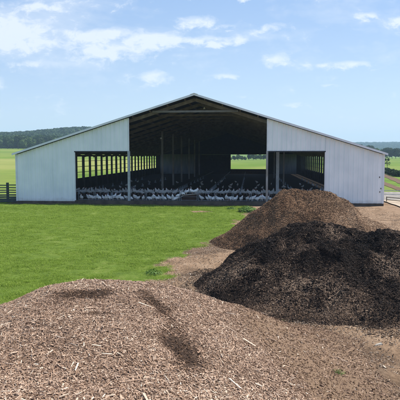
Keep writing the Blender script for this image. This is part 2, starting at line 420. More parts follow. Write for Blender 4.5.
def heap_mesh(name, fn, x0, x1, y0, y1, st, mats, extra=None):
    xs = np.arange(x0, x1, st); ys = np.arange(y0, y1, st); X, Y = np.meshgrid(xs, ys)
    H = fn(X, Y); g = gh(X, Y); Zz = g+H
    Zz = np.where(H < -.12, g-.35, Zz)
    ii = np.arange(X.size).reshape(X.shape)
    FF = np.stack([ii[:-1, :-1].ravel(), ii[:-1, 1:].ravel(), ii[1:, 1:].ravel(), ii[1:, :-1].ravel()], 1)
    keep = (H.ravel()[FF] > -.16).any(1)
    FF = FF[keep]; used = np.unique(FF); mp = np.full(X.size, -1); mp[used] = np.arange(len(used))
    Vv = np.stack([X.ravel(), Y.ravel(), Zz.ravel()], 1)[used]
    o = npmesh(name, Vv, mp[FF], mats, smooth=True)
    return o, Vv
def heap_mat(name, stops, sc, fine, bs, patch=None, aname=None):
    m, nt, b = nmat(name, .95, .12); v = coord(nt, 'Object')
    c = ramp(nt, noise(nt, v, sc, 7, .65, .3), stops)
    f = ramp(nt, noise(nt, v, fine, 6, .75, .6), [(.3, (.42, .40, .38)), (.62, (1.15, 1.12, 1.1))])
    c = mixc(nt, 1.0, c, f, 'MULTIPLY')
    if aname:
        for an, pc in zip(aname, patch): c = mixc(nt, attr(nt, an).outputs['Fac'], c, pc)
    nt.links.new(c, b.inputs['Base Color'])
    bump(nt, b, math_(nt, 'ADD', noise(nt, v, fine*.8, 8, .75), noise(nt, v, sc*3, 4, .6)), 1.0, bs)
    return m
def scatter(name, parent, fn, n, box, Lr, Wr, Tr, mat, tintfn, keepfn=None, tilt=.35, dist0=None, lift=.0):
    x0, x1, y0, y1 = box
    X = RNG.uniform(x0, x1, n); Y = RNG.uniform(y0, y1, n)
    p = np.ones(n)
    if dist0: p = np.clip((dist0/np.maximum(Y, 1)), 0, 1)**1.2
    H = fn(X, Y)
    if keepfn is not None: p = p*keepfn(X, Y, H)
    k = RNG.uniform(0, 1, n) < p
    X, Y, H = X[k], Y[k], H[k]; n = len(X)
    N = grad(fn, X, Y)
    P = np.stack([X, Y, gh(X, Y)+np.maximum(H, 0)+lift+RNG.uniform(-.005, .02, n)], 1)
    sc = RNG.lognormal(-.05, .5, n).clip(.3, 2.6)
    L = RNG.uniform(*Lr, n)*sc; W = RNG.uniform(*Wr, n)*np.sqrt(sc); T = RNG.uniform(*Tr, n)
    Vv, FF = slabs(P, N, L, W, T, tilt=tilt)
    t = np.clip(tintfn(X, Y, n), 0, 1)
    o = npmesh(name, Vv, FF, mat, parent, np.repeat(t, 6))
    return tag(o, kind='stuff')

# --- pale wood chip heap (foreground)
mat = heap_mat('pale_chip_heap_core', [(.3, (.16, .105, .072)), (.6, (.27, .185, .13)), (.8, (.34, .245, .175))], 2.0, 22, .04,
               [(.062, .040, .028), (.255, .168, .106)], ['fines', 'soil'])
chip, cv = heap_mesh('wood_chip_heap', h_chip, -13, 5.2, 2.5, 15.6, .065, mat)
tag(chip, 'broad low heap of pale shredded wood chips with dark scooped patches on its crest', 'mulch heap')
setattr_(chip, 'fines', m_chip(cv[:, 0], cv[:, 1])); setattr_(chip, 'soil', s_chip(cv[:, 0], cv[:, 1])*.8)
def kchip(x, y, H):
    k = np.where(H > -.02, 1, 0)*(1-.80*m_chip(x, y))*(1-.80*s_chip(x, y))
    return k*(.55+.45*sstep(-.35, .1, fbm(x, y, 1.3, 3, 77)))
def vis(x, y): return (np.abs(x) < .42*y+1.5)
tc = lambda x, y, n: RNG.beta(2.2, 2.0, n)*.80+.12+.16*fbm(x, y, .8, 3, 78)-.55*m_chip(x, y)-.10*s_chip(x, y)+(RNG.uniform(0, 1, n) < .05)*.35
scatter('wood_chips', chip, h_chip, 380000, (-7.5, 4.2, 5.4, 15.2), (.016, .050), (.007, .017), (.003, .009), M['chips'], tc,
        lambda x, y, H: kchip(x, y, H)*vis(x, y), .38, 9.5)
scatter('long_splinters', chip, h_chip, 800, (-7.5, 3.6, 5.4, 14.6), (.08, .17), (.010, .022), (.006, .012), M['chips'],
        lambda x, y, n: RNG.uniform(.55, 1.1, n), lambda x, y, H: kchip(x, y, H)*vis(x, y), .22, 9.5, .012)
scatter('dark_crumbs', chip, h_chip, 60000, (-7.5, 4.2, 5.4, 14.8), (.010, .032), (.008, .02), (.005, .012), M['brown_bits'],
        lambda x, y, n: RNG.uniform(0, .6, n), lambda x, y, H: np.where(H > 0, 1, 0)*(.12+.88*m_chip(x, y)+.3*s_chip(x, y)), .4)

# --- black compost heap
mat = heap_mat('black_compost_core', [(.32, (.006, .005, .005)), (.52, (.018, .013, .011)), (.75, (.055, .036, .026))], 1.1, 16, .06,
               [(.15, .098, .064)], ['base'])
dark, dv = heap_mesh('compost_heap', h_dark, -1.5, 12.7, 12.4, 24.5, .075, mat)
tag(dark, 'long black compost heap with lumpy shredded surface between the brown and the pale heaps', 'compost heap')
setattr_(dark, 'base', sstep(.75, .05, h_dark(dv[:, 0], dv[:, 1]))*sstep(17.5, 15, dv[:, 1])*.9)
def tdark(x, y, n):
    base = .40+.85*fbm(x, y, .85, 4, 85)+.24*sstep(18.0, 15.2, y)
    return base+RNG.normal(0, .17, n)+(RNG.uniform(0, 1, n) < .05)*.35
scatter('compost_shreds', dark, h_dark, 230000, (-1.4, 10.5, 12.6, 21.6), (.018, .065), (.006, .018), (.004, .012), M['fibre'], tdark,
        lambda x, y, H: np.where(H > -.03, 1, .22*sstep(-.62, -.1, H))*vis(x, y)*(H > -.62), .55)
X = RNG.uniform(-1, 10, 900)
scatter('compost_clods', dark, h_dark, 26000, (-1.0, 10.5, 13.0, 21.0), (.012, .045), (.015, .05), (.012, .04), M['fibre'],
        lambda x, y, n: RNG.uniform(0, .42, n), lambda x, y, H: np.where(H > .1, 1, 0)*sstep(-.1, .4, -fbm(x, y, .75, 4, 85)), .6)

# --- brown mulch heap
mat = heap_mat('brown_mulch_core', [(.3, (.070, .038, .022)), (.5, (.165, .098, .057)), (.75, (.28, .180, .110))], .9, 12, .05,
               [(.23, .155, .10)], ['base'])  # paler tone for the flank facing the sun
brown, bv = heap_mesh('mulch_heap', h_brown, -1.5, 12.0, 22.0, 36.5, .09, mat)
tag(brown, 'tall peaked heap of reddish brown mulch in front of the barn opening', 'mulch heap')
setattr_(brown, 'base', sstep(4.8, 8.6, bv[:, 0]+.8*fbm(bv[:, 0], bv[:, 1], .8, 3, 96))*.85)  # mask over the sunward flank, sunlight put into the heap colour
scatter('mulch_shreds', brown, h_brown, 120000, (-.8, 11.5, 23.0, 34.5), (.02, .065), (.012, .028), (.006, .015), M['brown_bits'],
        lambda x, y, n: .42+.35*fbm(x, y, .9, 4, 95)+RNG.normal(0, .17, n)+.35*sstep(5.2, 8.8, x), lambda x, y, H: np.where(H > -.03, 1, 0)*vis(x, y), .5)  # shreds tinted lighter toward the sun side, painted sunlight

# loose crumbs and stray chips on the bare soil
def flat0(x, y): return np.zeros_like(x)
def bitkeep(x, y, H):
    hh = np.maximum.reduce([h_chip(x, y), h_dark(x, y), h_brown(x, y)])
    return (dirt(x, y) > .5)*(hh < .05)*vis(x, y)*(.35+.65*sstep(-.2, .3, fbm(x, y, .7, 3, 99)))
gb = scatter('soil_debris', None, flat0, 230000, (-4, 15, 7, 47), (.010, .045), (.008, .025), (.005, .016), M['soil_bits'],
        lambda x, y, n: .12+RNG.beta(2, 1.9, n)+.12*fbm(x, y, .8, 3, 98)+(RNG.uniform(0, 1, n) < .02)*.5, bitkeep, .4, 20, .015)
tag(gb, 'loose crumbs and stray chips strewn over the bare tan soil', 'debris')

# one pale plank scrap on the soil
zz_ = float(gh(4.2, 12.7)); mb = MB(); mb.add([(4.12, 12.63, zz_-.01), (4.34, 12.74, zz_-.01), (4.31, 12.80, zz_-.01), (4.14, 12.70, zz_-.01), (4.12, 12.63, zz_+.04), (4.33, 12.74, zz_+.05), (4.31, 12.79, zz_+.05), (4.14, 12.69, zz_+.04)], [(0, 3, 2, 1), (4, 5, 6, 7), (0, 1, 5, 4), (1, 2, 6, 5), (2, 3, 7, 6), (3, 0, 4, 7)])
tag(mb.build('wood_scrap', M['ramp_pale']), 'pale splintered scrap of wood lying alone on the soil before the black heap', 'wood scrap')

# ------------------------------------------------------------------ geometry-node instancing for uncountable cover
def instancer(name, pts, rot, scl, pick, protos, kind='stuff'):
    me = bpy.data.meshes.new(name); me.vertices.add(len(pts)); me.vertices.foreach_set('co', np.asarray(pts, np.float32).ravel())
    for nm, tp, arr, key in (('rot', 'FLOAT_VECTOR', rot, 'vector'), ('scl', 'FLOAT', scl, 'value'), ('pick', 'INT', pick, 'value')):
        a = me.attributes.new(nm, tp, 'POINT'); a.data.foreach_set(key, np.asarray(arr).ravel())
    o = bpy.data.objects.new(name, me); COL.objects.link(o); o['kind'] = kind
    g = bpy.data.node_groups.new(name, 'GeometryNodeTree')
    g.interface.new_socket('Geometry', in_out='INPUT', socket_type='NodeSocketGeometry')
    g.interface.new_socket('Geometry', in_out='OUTPUT', socket_type='NodeSocketGeometry')
    gi = g.nodes.new('NodeGroupInput'); go = g.nodes.new('NodeGroupOutput')
    iop = g.nodes.new('GeometryNodeInstanceOnPoints'); iop.inputs['Pick Instance'].default_value = True
    jn = g.nodes.new('GeometryNodeJoinGeometry')
    for p in reversed(protos):
        oi = g.nodes.new('GeometryNodeObjectInfo'); oi.inputs['Object'].default_value = p
        oi.inputs['As Instance'].default_value = True
        g.links.new(oi.outputs['Geometry'], jn.inputs[0])
    def na(nm, tp):
        n = g.nodes.new('GeometryNodeInputNamedAttribute'); n.data_type = tp; n.inputs['Name'].default_value = nm
        return [s for s in n.outputs if s.enabled and s.name == 'Attribute'][0]
    g.links.new(gi.outputs[0], iop.inputs['Points']); g.links.new(jn.outputs[0], iop.inputs['Instance'])
    e2r = g.nodes.new('FunctionNodeEulerToRotation')
    g.links.new(na('rot', 'FLOAT_VECTOR'), e2r.inputs[0]); g.links.new(e2r.outputs[0], iop.inputs['Rotation'])
    g.links.new(na('scl', 'FLOAT'), iop.inputs['Scale']); g.links.new(na('pick', 'INT'), iop.inputs['Instance Index'])
    g.links.new(iop.outputs[0], go.inputs[0])
    md = o.modifiers.new('scatter', 'NODES'); md.node_group = g
    return o

def tuft(name, n, rad, h, w, lean=.45):
    X = RNG.normal(0, rad, n); Y = RNG.normal(0, rad, n); a = RNG.uniform(0, 2*np.pi, n)
    hh = h*RNG.uniform(.5, 1.15, n); l = lean*RNG.uniform(.2, 1.2, n)*hh
    dx, dy = np.cos(a), np.sin(a); px, py = -dy, dx
    P0 = np.stack([X-px*w/2, Y-py*w/2, 0*X-.02], 1); P1 = np.stack([X+px*w/2, Y+py*w/2, 0*X-.02], 1)
    P2 = np.stack([X+px*w*.4+dx*l*.4, Y+py*w*.4+dy*l*.4, hh*.6], 1); P3 = np.stack([X-px*w*.4+dx*l*.4, Y-py*w*.4+dy*l*.4, hh*.6], 1)
    P4 = np.stack([X+dx*l, Y+dy*l, hh], 1)
    Vv = np.stack([P0, P1, P2, P3, P4], 1).reshape(-1, 3); bs = (np.arange(n)*5)[:, None]
    F4 = bs+np.array([[0, 1, 2, 3]]); F5 = bs+np.array([[3, 2, 4, 4]])
    me = bpy.data.meshes.new(name)
    faces = [tuple(f) for f in F4]+[tuple(f[:3]) for f in F5]
    me.from_pydata([tuple(v) for v in Vv], [], faces); me.materials.append(M['blade'])
    t = RNG.uniform(.0, 1, n)**1.1
    at = me.attributes.new('tint', 'FLOAT', 'FACE'); at.data.foreach_set('value', np.concatenate([t, t]).astype(np.float32))
    return bpy.data.objects.new(name, me)
protoA = [tuft('grass_tuft', 34, .085, h, .009, ln) for h, ln in ((.05, 1.4), (.065, 1.6), (.04, 1.8), (.085, 1.1))]
# lawn points, denser close to the camera
def lawnpts(n, y0, y1):
    Y = RNG.uniform(y0, y1, n); X = RNG.uniform(-.42*Y-1, np.minimum(.42*Y, 9), n)
    d = dirt(X, Y)+.35*fbm(X, Y, 3.5, 2, 65); bt, bd = w2b(X, Y)
    k = (d < RNG.uniform(.15, .75, n))*(bd < -.9) | ((np.abs(bt) > 17.3) & (Y > 48) & (d < .5))
    k &= (h_chip(X, Y) < -.02) | (Y > 15.2)
    k &= (h_dark(X, Y) < 0)*(h_brown(X, Y) < .0)
    patch = fbm(X, Y, .45, 4, 66)
    k &= RNG.uniform(0, 1, n) < (.62+.25*patch)
    return X[k], Y[k], patch[k]
A = [lawnpts(34000, 12.5, 24), lawnpts(42000, 24, 40), lawnpts(30000, 40, 56)]
X = np.concatenate([a[0] for a in A]); Y = np.concatenate([a[1] for a in A]); Pp = np.concatenate([a[2] for a in A])
n = len(X)
rot = np.stack([RNG.normal(0, .12, n), RNG.normal(0, .12, n), RNG.uniform(0, 6.28, n)], 1)
scl = (.85+.45*Pp+.5*fbm(X, Y, 2.2, 3, 68)+RNG.uniform(-.2, .45, n))*(1+.012*(Y-15)); scl = np.clip(scl*.72, .3, 1.4)
pk = np.where((fbm(X, Y, 1.6, 3, 67) > .16) & (RNG.uniform(0, 1, n) < .3), 3, RNG.integers(0, 3, n))
g = instancer('lawn_grass', np.stack([X, Y, gh(X, Y)], 1), rot, scl, pk, protoA)
tag(g, 'short bright green grass of the lawn before the barn', 'grass')

# ------------------------------------------------------------------ trees
def crown_cloud(cx, cz, rx, rz, n, leaf, lobes, seed, squash=1.0):
    rg = np.random.default_rng(seed)
    L = []
    for k in range(lobes):
        a = rg.uniform(0, 6.28); e = rg.uniform(-.9, 1.0); q = rg.uniform(.25, .72)
        L.append((q*rx*math.cos(a)*math.sqrt(1-e*e*.7), q*rx*math.sin(a)*math.sqrt(1-e*e*.7), cz+e*rz*.62, rg.uniform(.30, .52)*rx))
    L = np.array(L); pick = rg.integers(0, lobes, n); c = L[pick]
    d = rg.normal(0, 1, (n, 3)); d /= np.linalg.norm(d, axis=1, keepdims=True)
    rr = rg.uniform(.55, 1.08, n)**.6
    P = c[:, :3]+d*(c[:, 3]*rr)[:, None]*np.array([1, 1, .8*squash])
    N = d+rg.normal(0, .5, (n, 3)); a, b, cc = frames(N, rg.uniform(0, 6.28, n))
    s = leaf*rg.uniform(.55, 1.3, n)
    q = []
    for i, j in ((-1, -.6), (.7, -1), (1, .6), (-.6, 1)): q.append(P+a*(s*i*.5)[:, None]+b*(s*j*.5)[:, None])
    Vv = np.stack(q, 1).reshape(-1, 3); FF = (np.arange(n)*4)[:, None]+np.arange(4)[None]
    lt = rg.uniform(-.2, .2, lobes)[pick]
    return Vv, FF, np.clip(.5+lt+rg.normal(0, .17, n), 0, 1), L
def make_tree(name, h, rx, n, leaf, lobes, seed, mat, trunk=.3, low=.25):
    cz = h*(low+(1-low)*.5); rz = h*(1-low)*.5
    Vv, FF, t, L = crown_cloud(0, cz, rx, rz, n, leaf, lobes, seed)
    root = empty(name, (0, 0, 0))
    cr = npmesh('crown', Vv, FF, mat, root, t)
    mb = MB(); mb.tube([(0, 0, -.3), (.05*h*.2, 0, h*low), (0, .02*h, h*.75)], [trunk, trunk*.75, trunk*.25], 8)
    for k in range(min(7, lobes)):
        l = L[k]; mb.tube([(0, 0, h*(low+.05*k)), (l[0]*.5, l[1]*.5, (h*low+l[2])*.55), (l[0], l[1], l[2])], [trunk*.4, trunk*.25, trunk*.08], 6)
    mb.build('trunk', M['bark'], root)
    return root
def dup(root, loc, rz, s=1.0, label=None):
    r = root.copy(); COL.objects.link(r); r.location = loc; r.rotation_euler = (0, 0, rz); r.scale = (s, s, s*random.uniform(.92, 1.08))
    for ch in root.children:
        c = ch.copy(); COL.objects.link(c); c.parent = r
    if label: r['label'] = label
    return r
def pos(px, Y): return ((px-200)/550*Y, Y)
protos = [make_tree('broadleaf_tree', 12, 5.2, 2600, 1.0, 16, 3, M['leaf'], .35, .08),
          make_tree('broadleaf_tree', 13.5, 5.6, 2800, 1.0, 18, 5, M['leaf_dark'], .4, .07),
          make_tree('broadleaf_tree', 10.5, 5.4, 2400, 1.0, 14, 8, M['leaf'], .3, .06)]
first = [True, True, True]
def plant(px, Y, s, k, label, group):
    x, y = pos(px, Y); z = float(gh(x, y))-.2
    if first[k]:
        r = protos[k]; first[k] = False; r.location = (x, y, z); r.rotation_euler = (0, 0, random.uniform(0, 6)); r.scale = (s, s, s)
    else: r = dup(protos[k], (x, y, z), random.uniform(0, 6), s)
    tag(r, label, 'tree', group); return r
k = 0
for px in np.arange(-14, 66, 5.4):
    k += 1
    plant(px+random.uniform(-1, 1), 470+random.uniform(-20, 25), random.uniform(.72, 1.0), [0, 1, 2, 0, 2, 1][k % 6],
          'rounded green tree in the row along the top edge of the hayfield', 'trees along the top of the hayfield')
for px, s in ((352, .95), (358, .92), (364, .86), (370, .84), (375.5, .80), (381, .74)):
    plant(px, 480+random.uniform(-15, 15), s, [1, 0][int(px) % 2],
          'dark tree in the row showing just over the low end of the barn roof', 'trees rising behind the barn roof end')
for px in (385, 388.5, 392, 395.5, 399, 403, 407):
    plant(px+random.uniform(-.6, .6), 460+random.uniform(-20, 25), random.uniform(.55, .78), 1,
          'dark tree in the hedgerow at the far edge of the green pasture', 'hedgerow trees beyond the pasture')
for px, s in ((226, .42), (230, .34), (234, .30), (238, .40), (241.5, .33), (245, .28), (249, .36), (253, .46), (256, .40), (260, .44), (264, .34), (268, .42), (272, .45)):
    plant(px, 420+random.uniform(-10, 10), s, [1, 0, 2][int(px) % 3],
          'small distant tree seen through the rear opening of the barn', 'trees seen through the rear opening')
hd = empty('hedge', (49.5, 150.0, float(gh(49.5, 150)))); tag(hd, 'low dark hedge bordering the pasture beyond the two ploughed strips', 'hedge')
Vh, Fh, Th, o_ = [], [], [], 0
for q in range(34):
    Vv, FF, t, L = crown_cloud(0, .55, 1.0, .7, 130, .34, 5, 300+q)
    Vv = Vv+np.array([-q*.27, -q*1.12, float(gh(49.5-q*.27, 150-q*1.12))-float(gh(49.5, 150))]); Vh.append(Vv); Fh.append(FF+o_); Th.append(t); o_ += len(Vv)
npmesh('foliage', np.concatenate(Vh), np.concatenate(Fh), M['leaf_dark'], hd, np.concatenate(Th))
# thin sapling beside the barn on the pasture
sx, sy = pos(386.8, 150)
root = make_tree('sapling', 4.6, 1.0, 120, .26, 8, 21, M['leaf_dark'], .06, .2)
root.location = (sx, sy, float(gh(sx, sy))); tag(root, 'thin sapling standing alone on the pasture past the corner of the barn', 'tree')

# wooded hillsides: uncountable
crowns = []
for sd in range(4):
    Vv, FF, t, L = crown_cloud(0, 6.0, 4.6, 5.0, 420, 1.9, 9, 40+sd)
    crowns.append(npmesh('crown_clump', Vv, FF, M['leaf_far'], None, t, link=False))
def wood(name, n, fx, label, sc=(.8, 1.3)):
    X, Y = fx(n); nn = len(X)
    rot = np.stack([0*X, 0*X, RNG.uniform(0, 6.28, nn)], 1)
    return tag(instancer(name, np.stack([X, Y, gh(X, Y)-1.5], 1), rot, RNG.uniform(*sc, nn), RNG.integers(0, 4, nn), crowns), label, 'woodland')
def fl(n):
    a = RNG.uniform(-.62, -.13, n); y = RNG.uniform(500, 1000, n); return a*y, y
wood('hillside_woods', 12500, fl, 'dense green wood covering the hill behind the hayfield')
def fr(n):
    a = RNG.uniform(.06, .50, n); y = RNG.uniform(1350, 2700, n)**1.0; return a*y, y
wood('distant_woods', 16000, fr, 'bluish distant wood covering the low far hills', (1.0, 1.9))

# ------------------------------------------------------------------ BARN
barn = empty('livestock_barn', (BX, BY, 0), -BA)
tag(barn, 'white metal clad gable barn, wide and open fronted, full of white turkeys', 'barn')
W, EV, RD, DEP = 16.75, 4.62, 9.88, 78.0             # half width, eave, ridge, depth
SL = (RD-EV)/W
def roofz(t): return RD-SL*abs(t)
TL, TL2, TR, TR2, OZ = -11.14, -6.05, 6.54, 11.67, 4.86
def clad(t0, t1, zb, zt, y, name, thick=.05, step=.42, parent=barn):
    ts = [t0]; off = [0]
    k = math.ceil(t0/step)*step
    seq = []
    t = math.floor(t0/step)*step
    while t < t1+step:
        for dt, o_ in ((0, 0), (.10, 0), (.115, .012), (.145, .012), (.16, 0), (.26, 0), (.29, .05), (.35, .05), (.38, 0)):
            if t0 < t+dt < t1: seq.append((t+dt, o_))
        t += step
    seq = [(t0, 0)]+seq
    if t0 < 0 < t1 and zt is roofz: seq.append((0.0, 0))
    seq = sorted(seq)+[(t1, 0)]
    mb = MB(); n = len(seq); vs = []
    zz = (lambda q: zt(q)-.10) if callable(zt) else (lambda q: zt)
    zbf = zb if callable(zb) else (lambda q: zb)
    for (t, o_) in seq: vs += [(t, y-o_, zbf(t)), (t, y-o_, zz(t)), (t, y+thick, zbf(t)), (t, y+thick, zz(t))]
    fs = []
    for i in range(n-1):
        a = 4*i; b_ = a+4
        fs += [(a, b_, b_+1, a+1), (a+2, a+3, b_+3, b_+2), (a+1, b_+1, b_+3, a+3), (a, a+2, b_+2, b_)]
    fs += [(0, 1, 3, 2), (4*n-4, 4*n-2, 4*n-1, 4*n-3)]
    mb.add(vs, fs); return mb.build(name, M['clad'], parent)
clad(-W, TL, .22, roofz, 0, 'front_wall'); clad(TL, TL2, OZ, roofz, 0, 'front_wall')
clad(TR, TR2, OZ, roofz, 0, 'front_wall'); clad(TR2, W, .22, roofz, 0, 'front_wall')
# trims around the openings and corners
mb = MB()
mb.box(-W-.06, -W+.08, -.06, .0-.03, .20, EV-.02); 
mb.build('corner_trim', M['trim'], barn)
mb = MB(); mb.box(W-.10, W+.06, -.06, -.03, .20, EV-.02); mb.build('corner_trim', M['trim'], barn)
for a, b_ in ((TL, TL2), (TR, TR2)):
    mb = MB(); mb.box(a-.02, b_+.02, -.055, .07, OZ-.10, OZ-.004); mb.build('opening_trim', M['dark_post'], barn)
mb = MB(); mb.box(TL2-.06, TL2+.05, -.06, .08, OZ+.003, roofz(TL2)-.12); mb.build('opening_trim', M['trim'], barn)
mb = MB(); mb.box(TR-.05, TR+.06, -.06, .08, OZ+.003, roofz(TR)-.12); mb.build('opening_trim', M['trim'], barn)
for t, z in ((W-.35, 2.55), (W-.22, 1.55), (W-.30, 1.25)):
    mb = MB(); mb.box(t-.03, t+.03, -.075, -.055, z-.06, z+.06); mb.build('rusty_bracket', M['ramp_wood'], barn)
# roof: outer sheet, lining, verge trim and ridge cap
def roof_slab(x0, x1, y0, y1, dz0, dz1, name, m):
    mb = MB()
    vs = []
    for y in (y0, y1):
        for t, dz in ((x0, dz0), (x1, dz0), (x1, dz1), (x0, dz1)): vs.append((t, y, roofz(t)+dz))
    mb.add(vs, [(0, 1, 2, 3), (7, 6, 5, 4), (0, 4, 5, 1), (1, 5, 6, 2), (2, 6, 7, 3), (3, 7, 4, 0)]); return mb.build(name, m, barn)
for s in (-1, 1):
    a, b_ = (-W-.26, -.001) if s < 0 else (.001, W+.26)
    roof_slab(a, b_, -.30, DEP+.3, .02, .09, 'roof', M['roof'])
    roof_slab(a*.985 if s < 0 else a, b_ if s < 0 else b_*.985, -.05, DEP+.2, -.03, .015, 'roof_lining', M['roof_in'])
    roof_slab(a, b_, -.36, -.305, -.07, .11, 'verge_trim', M['trim'])
mb = MB()
for s in (-1, 1):
    vs = [(0, y, RD+dz) for y in (-.4, DEP+.3) for dz in (.10, .14)]+[(s*.35, y, RD-SL*.35+dz) for y in (-.4, DEP+.3) for dz in (.10, .14)]
    mb.add(vs, [(0, 1, 3, 2), (0, 2, 6, 4), (1, 5, 7, 3), (4, 6, 7, 5), (0, 4, 5, 1), (2, 3, 7, 6)])
mb.build('ridge_cap', M['trim'], barn)
# purlins along the building and rafters across
mb = MB()
for q in np.arange(.9, W, 1.6):
    for s in (-1, 1): mb.box(s*q-.05, s*q+.05, .12, DEP-.1, roofz(q)-.18, roofz(q)-.035-.05*SL)
mb.build('purlins', M['timber'], barn)
for k, d in enumerate(np.arange(.6, DEP, 4.9)):
    mb = MB()
    for s in (-1, 1): mb.bar((0, d, RD-.36), (s*(W-.1), d, roofz(W-.1)-.36), .10, .30)
    mb.build('rafter', M['timber'], barn)
    if k < 9:
        mb = MB(); hz = 8.45; hw = (RD-.20-hz)/SL
        mb.box(-hw, hw, d-.05-.11, d+.05-.11, hz-.09, hz+.09)
        mb.build('collar_tie', M['tie'] if k == 0 else M['timber'], barn)
# front columns
for t, m, w_ in ((TL2, 'galv', .11), (TR, 'galv_dirty', .09)):
    mb = MB(); mb.box(t-w_, t+w_, -.09, .14, .0, OZ-.003 if True else 0); mb.build('front_column', M[m], barn)
mb = MB(); mb.box(TL-.06, TL+.05, -.06, .08, .22, OZ-.11); mb.build('opening_trim', M['trim'], barn)
mb = MB(); mb.box(TR2-.05, TR2+.06, -.06, .08, .22, OZ-.11); mb.build('opening_trim', M['trim'], barn)
# interior columns
for d in (19.4, 29.2, 39.0, 50.0, 60.0, 70.0):
    mb = MB(); mb.box(TL2-.12, TL2+.12, d-.12, d+.12, .1, roofz(TL2)-.5); mb.build('interior_column', M['galv_dirty'], barn)
mb = MB(); mb.box(7.62, 7.92, 5.8, 6.1, .1, roofz(7.7)-.5); mb.build('interior_column', M['galv'], barn)
for d in (24.5, 39.0, 53.9):
    mb = MB(); mb.box(9.4, 9.6, d-.1, d+.1, .1, roofz(9.5)-.5); mb.build('interior_column', M['galv_dirty'], barn)
# side walls: knee wall, posts, rails; open above
for s in (-1, 1):
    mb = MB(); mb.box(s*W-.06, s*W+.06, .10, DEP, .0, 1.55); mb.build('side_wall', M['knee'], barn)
    mb = MB(); mb.box(s*W-.08, s*W+.08, .10, DEP, 4.30, 4.52); mb.build('eave_beam', M['dark_post'], barn)
    mb = MB()
    for z in (2.3, 3.0, 3.7): mb.box(s*W-.03, s*W+.03, .10, DEP, z-.03, z+.03)
    mb.build('side_rails', M['dark_post'], barn)
    for k, d in enumerate(np.arange(2.4, DEP, 2.95)):
        wd = .10 if k % 2 else .17
        mb = MB(); mb.box(s*(W-.22)-.13, s*(W-.22)+.13, d-wd, d+wd, .05, 4.5); mb.build('side_post', M['dark_post'], barn)
mb = MB(); mb.box(-W+.09, -W+.3, 9.1, 10.2, 1.0, 4.5); mb.build('side_post', M['dark_post'], barn)
# rear wall with its opening
O1, O2 = .55, 8.75
mb = MB()
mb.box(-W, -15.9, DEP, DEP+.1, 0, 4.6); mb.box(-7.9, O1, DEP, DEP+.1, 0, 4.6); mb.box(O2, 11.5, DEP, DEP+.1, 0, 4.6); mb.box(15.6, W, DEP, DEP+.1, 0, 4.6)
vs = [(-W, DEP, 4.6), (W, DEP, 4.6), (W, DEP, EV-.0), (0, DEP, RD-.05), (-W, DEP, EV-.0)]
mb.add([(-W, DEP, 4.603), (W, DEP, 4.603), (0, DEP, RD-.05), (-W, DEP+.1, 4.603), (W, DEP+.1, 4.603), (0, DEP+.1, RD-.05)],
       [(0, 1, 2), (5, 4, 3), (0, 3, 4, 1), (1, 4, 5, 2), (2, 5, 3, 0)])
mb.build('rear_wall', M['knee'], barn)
for a, b_ in ((-15.9, -7.9), (11.5, 15.6)):
    mb = MB(); mb.box(a+.003, b_-.003, DEP-.02, DEP+.08, 0, 4.7); mb.build('rear_panel', M['pale_panel'], barn)
mb = MB(); mb.box(O1+.003, O2-.003, DEP-.03, DEP+.07, 0, 1.25); mb.build('rear_gate', M['ramp_wood'], barn)
mb = MB()
for a, b_, z0, z1 in ((O1-.25, O1, 1.25, 4.75), (O2, O2+.25, 1.25, 4.75), (O1, O2, 4.605, 4.75)):
    mb.box(a, b_, DEP-.06, DEP-.003, z0, z1)
mb.build('rear_opening_frame', M['timber'], barn)
# floor, plinth, kerb
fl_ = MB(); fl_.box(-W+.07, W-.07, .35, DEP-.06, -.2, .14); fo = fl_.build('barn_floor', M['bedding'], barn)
mb = MB(); mb.box(-W-.03, TL-.03, -.07, .34, -.2, .215); mb.build('plinth', M['concrete'], barn)
mb = MB(); mb.box(TR2+.03, W+.05, -.07, .34, -.2, .215); mb.build('plinth', M['concrete'], barn)
mb = MB(); mb.box(TL-.027, TR2+.027, -.10, .345, -.2, .30); mb.build('front_kerb', M['concrete'], barn)
# dark soil heaped rim below the kerb
# hanging feed and drinker lines
for i, t in enumerate((-13.2, -9.2, -3.2, .6, 4.0, 9.9, 13.6)):
    L0 = 3.0 if abs(t) > 7 else 7.5
    f = empty('feeder_line', (*b2w(t, L0), 0), -BA)
    nm = ['by the hayfield wall', 'second from the hayfield wall', 'nearest the ramp', 'in the middle of the barn', 'facing the rear opening', 'before the pale rear panel', 'by the pasture wall'][i]
    tag(f, 'long suspended feed pipe with pans '+nm, 'feeder', 'feed pipes running down the barn')
    mb = MB(); mb.tube([(0, 0, .78), (0, DEP-12, .78)], .03, 6); mb.build('pipe', M['dark_post'], f)
    for q in range(14):
        d = 1.5+q*1.6 if q < 8 else 1.5+8*1.6+(q-8)*5
        mb = MB(); mb.tube([(0, d, .30), (0, d, .36), (0, d, .38)], [.13, .19, .19], 10); mb.tube([(0, d, .38), (0, d, .62), (0, d, .76)], [.12, .05, .04], 8)
        mb.build('feed_pan', M['feeder'], f)
# two small lamps that catch the light under the roof
for t, d, z, lab in ((-5.0, 12, 6.3, 'small white enamel lamp hanging low over the side bay of the dark barn'), (.6, 3.5, 8.9, 'small white enamel lamp under the ridge above the collar tie')):
    l = empty('hanging_lamp', (*b2w(t, d), z), -BA); tag(l, lab, 'lamp', 'barn lamps')
    mb = MB(); mb.tube([(0, 0, 0), (0, 0, .12), (0, 0, .2)], [.11, .07, .02], 12); mb.build('lamp_shade', M['lamp'], l)
    mb = MB(); mb.tube([(0, 0, .2), (0, 0, roofz(t)-z-.3)], .012, 5); mb.build('cord', M['dark_post'], l)

